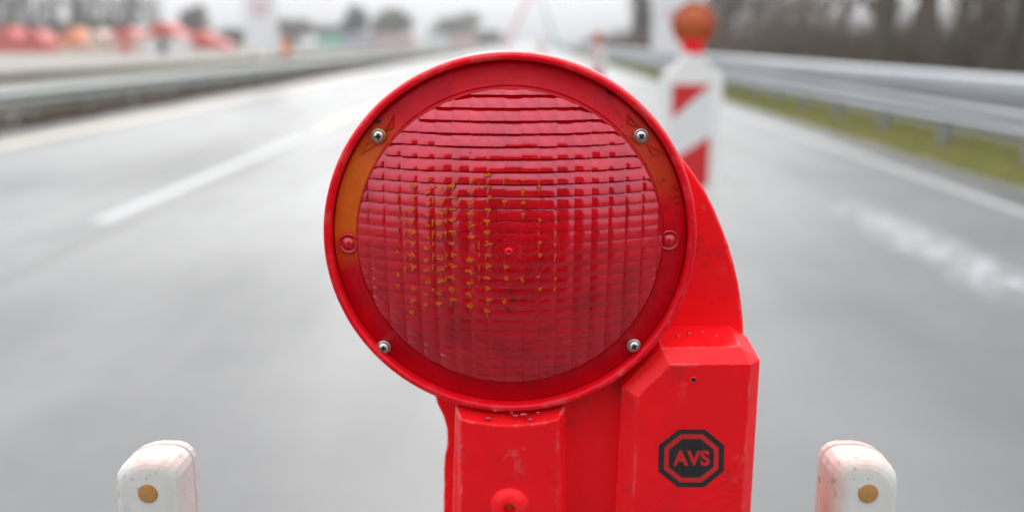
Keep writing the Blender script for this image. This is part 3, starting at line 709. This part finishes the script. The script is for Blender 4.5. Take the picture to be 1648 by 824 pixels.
# screws
def screw(x, y, wash):
    c = P(x, y, .0005); m = MB()
    m.lathe([(.0041, .0008), (.0041, -.0006), (.0037, -.0011), (.0033, -.0010)], 40, c[0], c[2]); part('washer', m.v, m.f, wash, lamp, smooth=True)
    m = MB(); m.lathe([(.0034, -.0004), (.0034, -.0014), (.0030, -.0024), (.0020, -.0031), (.0011, -.0033)], 40, c[0], c[2])
    m.lathe([(.0011, -.0033), (.0007, -.0022), (.0001, -.0020)], 40, c[0], c[2])
    s = part('screw', m.v, m.f, M_STEEL, lamp, origin=(c[0], 0, c[2]), smooth=True)
    m = MB(); a = random.uniform(0, 1.5)
    for k in range(2):
        u = Vector((math.cos(a + k * math.pi / 2), 0, math.sin(a + k * math.pi / 2))); n = Vector((-u.z, 0, u.x))
        q = [Vector((c[0], -.0034, c[2])) + u * (.0018 * s1) + n * (.00042 * s2) for s1, s2 in ((-1, -1), (1, -1), (1, 1), (-1, 1))]
        if k: q = [p + Vector((0, -.00005, 0)) for p in q]
        m.add([tuple(p) for p in q] + [(p.x, -.0026, p.z) for p in q], [(0, 1, 2, 3)[::-1], (0, 4, 5, 1), (1, 5, 6, 2), (2, 6, 7, 3), (3, 7, 4, 0)])
    part('cross_recess', m.v, m.f, M_DARK, s)
screw(609.5, 218.5, M_BRASS); screw(1031.5, 218.5, M_STEEL); screw(618, 557.5, M_STEEL); screw(1020, 555, M_STEEL)
for (x, y) in ((561, 392), (1077, 387)):      # round blind bosses
    c = P(x, y, 0); m = MB(); m.lathe([(.0062, .0012), (.0060, -.0004), (.0052, -.0010), (.0046, -.0004), (.0042, .0004), (.003, -.0010), (.0016, -.0018), (.0001, -.0020)], 40, c[0], c[2])
    part('round_boss', m.v, m.f, M_LENS, flange, origin=(c[0], 0, c[2]), smooth=True)
# raised triangle marks beside the screws
def outline(pts, d, wd, h):
    m = MB(); n = len(pts); c = Vector((sum(p[0] for p in pts) / n, 0, sum(p[2] for p in pts) / n)); l1 = []; l2 = []
    for p in pts:
        v = Vector((p[0], 0, p[2])); k = (v - c).length; l1.append(v); l2.append(c + (v - c) * ((k - wd) / k))
    lo = [[(v.x, d, v.z) for v in l1], [(v.x, d - h, v.z) for v in l1], [(v.x, d - h, v.z) for v in l2], [(v.x, d, v.z) for v in l2]]
    v, f = loops(lo, False); m.add(v, f); return m
for T in (((590, 226), (606, 233), (580, 249)), ((634, 184), (633, 206), (618, 212)), ((1011, 184), (1010, 200), (1030, 206)), ((1042, 232), (1068, 246), (1050, 252))):
    m = outline([P(a, b, 0) for a, b in T], .0012, .0014, .0010); part('triangle_mark', m.v, m.f, M_FLANGE, flange)
c = P(608, 195, 0); m = MB(); m.lathe([(.0013, -.0002), (.0009, -.0004), (.0001, -.0003)], 16, c[0], c[2]); part('pin_hole', m.v, m.f, M_DARK, flange)

# housing: chamfered mouldings
def chamfer(name, inner, outer, d0, d1, d2, mat, bevel=.0009):
    A = [P(x, y, d0) for x, y in inner]; B = [P(x, y, d1) for x, y in outer]; C2 = [(p[0], d2, p[2]) for p in B]
    v, f = loops([A, B, C2]); return part(name, v, f, mat, bevel=bevel, seg=2, angle=18)
YB = 1035                       # lower end, below the picture
box = chamfer('battery_box',
    [(1078, 587), (1207.4, 586.6), (1208, 587.6), (1182, YB - 8), (1014, YB - 8), (1019, 824), (1026, 639)],
    [(1064, 559), (1192, 557), (1223, 579), (1195, YB), (983, YB), (991, 824), (1001, 622)], -.0035, .0045, .0405, M_RED)
col = []
ci, co = [], []
for k in range(9):              # concave top edge that follows the rim
    t = k / 8; xi = 741 + (899 - 741) * t; xo = 733 + (909 - 733) * t
    ci.append((xi, 675.5 + 10 * (1 - (2 * t - 1) ** 2))); co.append((xo, 655 + 12 * (1 - (2 * t - 1) ** 2)))
chamfer('front_column', ci + [(895, YB - 8), (744, YB - 8)], co + [(914, 690), (912, YB), (722, YB), (719, 690)][0:0] + [(914, YB), (722, YB)], -.0065, .0010, .036, M_RED)
chamfer('recessed_panel', [(905, 560), (1000, 560), (1000, YB), (905, YB)], [(903, 558), (1004, 558), (1004, YB + 2), (903, YB + 2)], .0150, .0165, .040, M_RED)
# rear shell with the big curved shoulder
rs = [(900, 150), (980, 150), (1040, 190), (1072, 222), (1098, 256), (1118, 282), (1135, 308), (1149, 336), (1161, 365), (1172, 394), (1181, 424), (1188, 455), (1193, 487), (1196, 518), (1197, 550), (1199, 640), (1196, 824), (1188, YB),
      (716, YB), (714, 824), (714, 800), (715, 780), (714.5, 755), (716, 733), (720.5, 717), (719.5, 690), (714, 670), (704, 650), (690, 600), (760, 400)]
shell = chamfer('rear_shell', [(820 + (x - 820) * .993, 500 + (y - 500) * .993) for x, y in rs], rs, .0385, .0400, .066, M_RED, bevel=.0008)
# screw boss low on the column
c = P(820, 816, -.008); m = MB()
m.lathe([(r_, y_ - .008) for r_, y_ in ((.0125, .0018), (.0120, .0006), (.0100, -.0014), (.0075, -.0030), (.0052, -.0036), (.0042, -.0034), (.0039, -.0024), (.0038, .004))], 64, c[0], c[2])
boss = part('screw_boss', m.v, m.f, M_RED, origin=(c[0], 0, c[2]), smooth=True)
m = MB(); m.lathe([(.0039, -.0056), (.0001, -.0056)], 32, c[0], c[2]); part('boss_hole', m.v, m.f, M_DARK, boss)
m = MB(); m.lathe([(.0026, -.0057), (.0024, -.0066), (.0001, -.0068)], 32, c[0], c[2] + .0008); part('boss_screw', m.v, m.f, M_PLUG, boss, smooth=True)
c = P(1116, 611, -.0035); m = MB(); m.lathe([(.0021, -.0036), (.0017, -.0042), (.0013, -.0037)], 24, c[0], c[2]); part('drain_hole_collar', m.v, m.f, M_RED, smooth=True)
m = MB(); m.lathe([(.0014, -.00375), (.0001, -.00375)], 24, c[0], c[2]); part('drain_hole', m.v, m.f, M_DARK)
c = P(1083, 531, .010); m = MB(); m.lathe([(.0012, c[1] - .001), (.0001, c[1] - .0015)], 12, c[0], c[2])
# logo decal
def octo(cx, cy, hw_, hh_, d, fx=.40, fy=.45):
    pts = [(-fx, -1), (fx, -1), (1, -fy), (1, fy), (fx, 1), (-fx, 1), (-1, fy), (-1, -fy)]
    return [P(cx + a * hw_ + b * 0 - b * hh_ * .02, cy + b * hh_ + a * 0, d) for a, b in pts]
fd = -.0035
logo = None
for (hw_, hh_, off, mt, nm) in ((52.8, 46.5, .00012, M_BLACKVINYL, 'logo_plate'), (43.8, 38.5, .00022, M_REDPRINT, 'logo_ring'), (36, 31, .00032, M_BLACKVINYL, 'logo_centre')):
    v = octo(1112.5, 737, hw_, hh_, fd - off)
    w_ = [(p[0], p[1] + .00009, p[2]) for p in v]
    V, Fs = loops([v, w_]); o = part(nm, V, Fs, mt, lamp if logo is None else logo, **({'origin': tuple(v[0])} if logo is None else {}))
    if logo is None: logo = o
tc = bpy.data.curves.new('logo_text', 'FONT'); tc.body = 'AVS'; tc.size = 1; tc.align_x = 'CENTER'; tc.align_y = 'CENTER'; tc.offset = .036; tc.extrude = .004; tc.space_character = 1.06
to = bpy.data.objects.new('tmp', tc); COL.objects.link(to); bpy.context.view_layer.update()
tm = bpy.data.meshes.new_from_object(to.evaluated_get(bpy.context.evaluated_depsgraph_get())); bpy.data.objects.remove(to)
xs = [v.co.x for v in tm.vertices]; ys = [v.co.y for v in tm.vertices]; mx, my = (max(xs) + min(xs)) / 2, (max(ys) + min(ys)) / 2; sx = 59 / (max(xs) - min(xs)); sy = 25 / (max(ys) - min(ys))
V = []
for v in tm.vertices:
    q = P(1112.5 + (v.co.x - mx) * sx, 736.5 - (v.co.y - my) * sy, fd - .0004); V.append((q[0], q[1] - (.00006 if v.co.z > 0 else 0), q[2]))
part('logo_lettering', V, [tuple(p.vertices) for p in tm.polygons], M_REDPRINT, logo)
# rain drops sitting on the ledges
m = MB(); rr = random.Random(9)
for (x, y, s) in ((786, 672, 1.3), (830, 668, 1.2), (843, 666, 1.5), (853, 674, 1.3), (866, 663, .8), (824, 664, .7), (797, 660, .8), (1108, 536, .9), (1130, 534, .7), (1090, 540, .8), (1152, 540, .7), (1178, 546, .8)):
    d = -.0035 if y > 600 else .022
    c = Vector(P(x, y, d)); c.y -= .0005; r = .0011 * s; n = 10; vv = []; ff = []
    for i_ in range(n // 2 + 1):
        th = math.pi * i_ / (n // 2)
        for k in range(n): vv.append((c.x + r * 1.5 * math.sin(th) * math.cos(2 * math.pi * k / n), c.y + r * .8 * math.cos(th), c.z + r * .8 * math.sin(th) * math.sin(2 * math.pi * k / n)))
    for i_ in range(n // 2):
        for k in range(n): ff.append((i_ * n + k, i_ * n + (k + 1) % n, (i_ + 1) * n + (k + 1) % n, (i_ + 1) * n + k))
    m.add(vv, ff)
M_DROP, nt_, pp_ = nodes('water_on_red'); nt_.links.new(ramp(nt_, noise(nt_, 300, 2), [(.3, (.50, .003, .012)), (.7, (.62, .004, .016))]), pp_.inputs['Base Color']); pp_.inputs['Roughness'].default_value = .03; pp_.inputs['Coat Weight'].default_value = 1
part('rain_drops', m.v, m.f, M_DROP, smooth=True)['kind'] = 'stuff'
# clamp below the housing, out of the picture
m = MB(); m.box(-.085, .085, .020, .034, -.30, -.236); m.box(-.085, .085, .062, .074, -.30, -.236); m.box(-.085, .085, .020, .074, -.240, -.230); part('clamp', [(x + .045, y, z) for x, y, z in m.v], m.f, M_GALV)

# ------------------------------------------------------------ white barrier frame that carries the lamp
PD = .562
bar = empty('barrier_frame', ((px(820, 700, PD)).x, px(820, 700, PD).y, 0)); BL = Vector(bar.location)
tag(bar, 'white stained plastic barrier frame, its two posts flanking the big red lamp', 'barrier')
def post(cx, sgn):
    # sgn = +1: seam and side face on the right (left post)
    c = px(cx, 740, PD); hw_ = .0191; zt = px(cx, 746, PD).z + .0095; r0 = empty('post', (0, 0, 0)); bpy.data.objects.remove(r0)
    prof = [(-hw_, 0), (hw_, 0), (hw_, zt - .009), (hw_ - .0015, zt - .0048), (hw_ - .0045, zt - .0018), (hw_ - .009, zt - .0002), (0, zt), (-hw_ + .014, zt - .0008), (-hw_ + .008, zt - .0030), (-hw_ + .0035, zt - .0064), (-hw_ + .001, zt - .0100), (-hw_, zt - .0140)]
    prof = [(a * sgn, b) for a, b in prof]
    def off(p, o): return [(a * (1 - o / hw_), b - (o if b > .1 else 0)) for a, b in p]
    ys = [(-.0175, .0075), (-.0170, .0050), (-.0158, .0028), (-.0138, .0012), (-.0110, .0003), (-.008, 0), (.0040, 0), (.0046, .0016), (.0054, .0016), (.0060, -.0003), (.012, .0004), (.0145, .002), (.0155, .004)]
    v, f = loops([[(a, y, b) for a, b in off(prof, o)] for y, o in ys])
    o = mk('post', v, f, M_POST if sgn > 0 else M_POST2, bar, bevel=.0016, seg=3, angle=14, smooth=True); o.location = (c.x - BL.x, c.y - BL.y, 0)
    v, f = loops([[(a, y, b) for a, b in off(prof, .0010)] for y in (.0047, .0053)], False)
    mk('seam', v, f, M_SEAM, o)
    hx = px(235 if sgn > 0 else 1400, 797, PD - .0175)
    mm = MB(); mm.lathe([(.0054, .0004), (.0052, -.0001), (.0049, .0000)], 32, 0, 0); mm.lathe([(.0050, -.0003), (.0030, -.0006), (.0001, -.0006)], 32, 0, 0)
    pl = mm.build('reflector_plug', M_PLUG, o, smooth=True); pl.location = (hx.x - c.x, -.0181, hx.z)
    return c
cl = post(252, 1); cr = post(1380, -1)
m = MB(); m.box(cl.x - BL.x - .05, cr.x - BL.x + .05, .040, .060, .60, .835); m.build('board', M_FOILW, bar, bevel=.004)
for k in range(5):
    x0 = cl.x - BL.x - .03 + k * .1
    m = MB(); m.add([(x0, .0375, .61), (x0 + .05, .0375, .61), (x0 + .09, .0375, .825), (x0 + .04, .0375, .825)], [(0, 1, 2, 3)]); m.build('red_stripe', M_FOILR, bar)
for c in (cl, cr):
    m = MB(); m.box(c.x - BL.x - .02, c.x - BL.x + .02, 0.0152, .04, .62, .80); m.build('bracket', M_WHITEPL, bar)
    m = MB(); m.box(c.x - BL.x - .06, c.x - BL.x + .06, -.28, .34, 0, .05); m.build('foot', M_RUBBER, bar, bevel=.01)
for o in bpy.data.objects:
    if '_o' in o: del o['_o']

# ------------------------------------------------------------ winter haze
m = MB(); m.box(-240, 160, -20, 420, -1, 30)
M_HAZE = bpy.data.materials.new('haze'); M_HAZE.use_nodes = True; nt = M_HAZE.node_tree; nt.nodes.clear()
vo = nt.nodes.new('ShaderNodeVolumePrincipled'); vo.inputs['Color'].default_value = (.92, .94, .96, 1); vo.inputs['Density'].default_value = .0012; vo.inputs['Anisotropy'].default_value = .2
nt.links.new(vo.outputs[0], nt.nodes.new('ShaderNodeOutputMaterial').inputs['Volume'])
tag(m.build('haze', M_HAZE), kind='stuff')
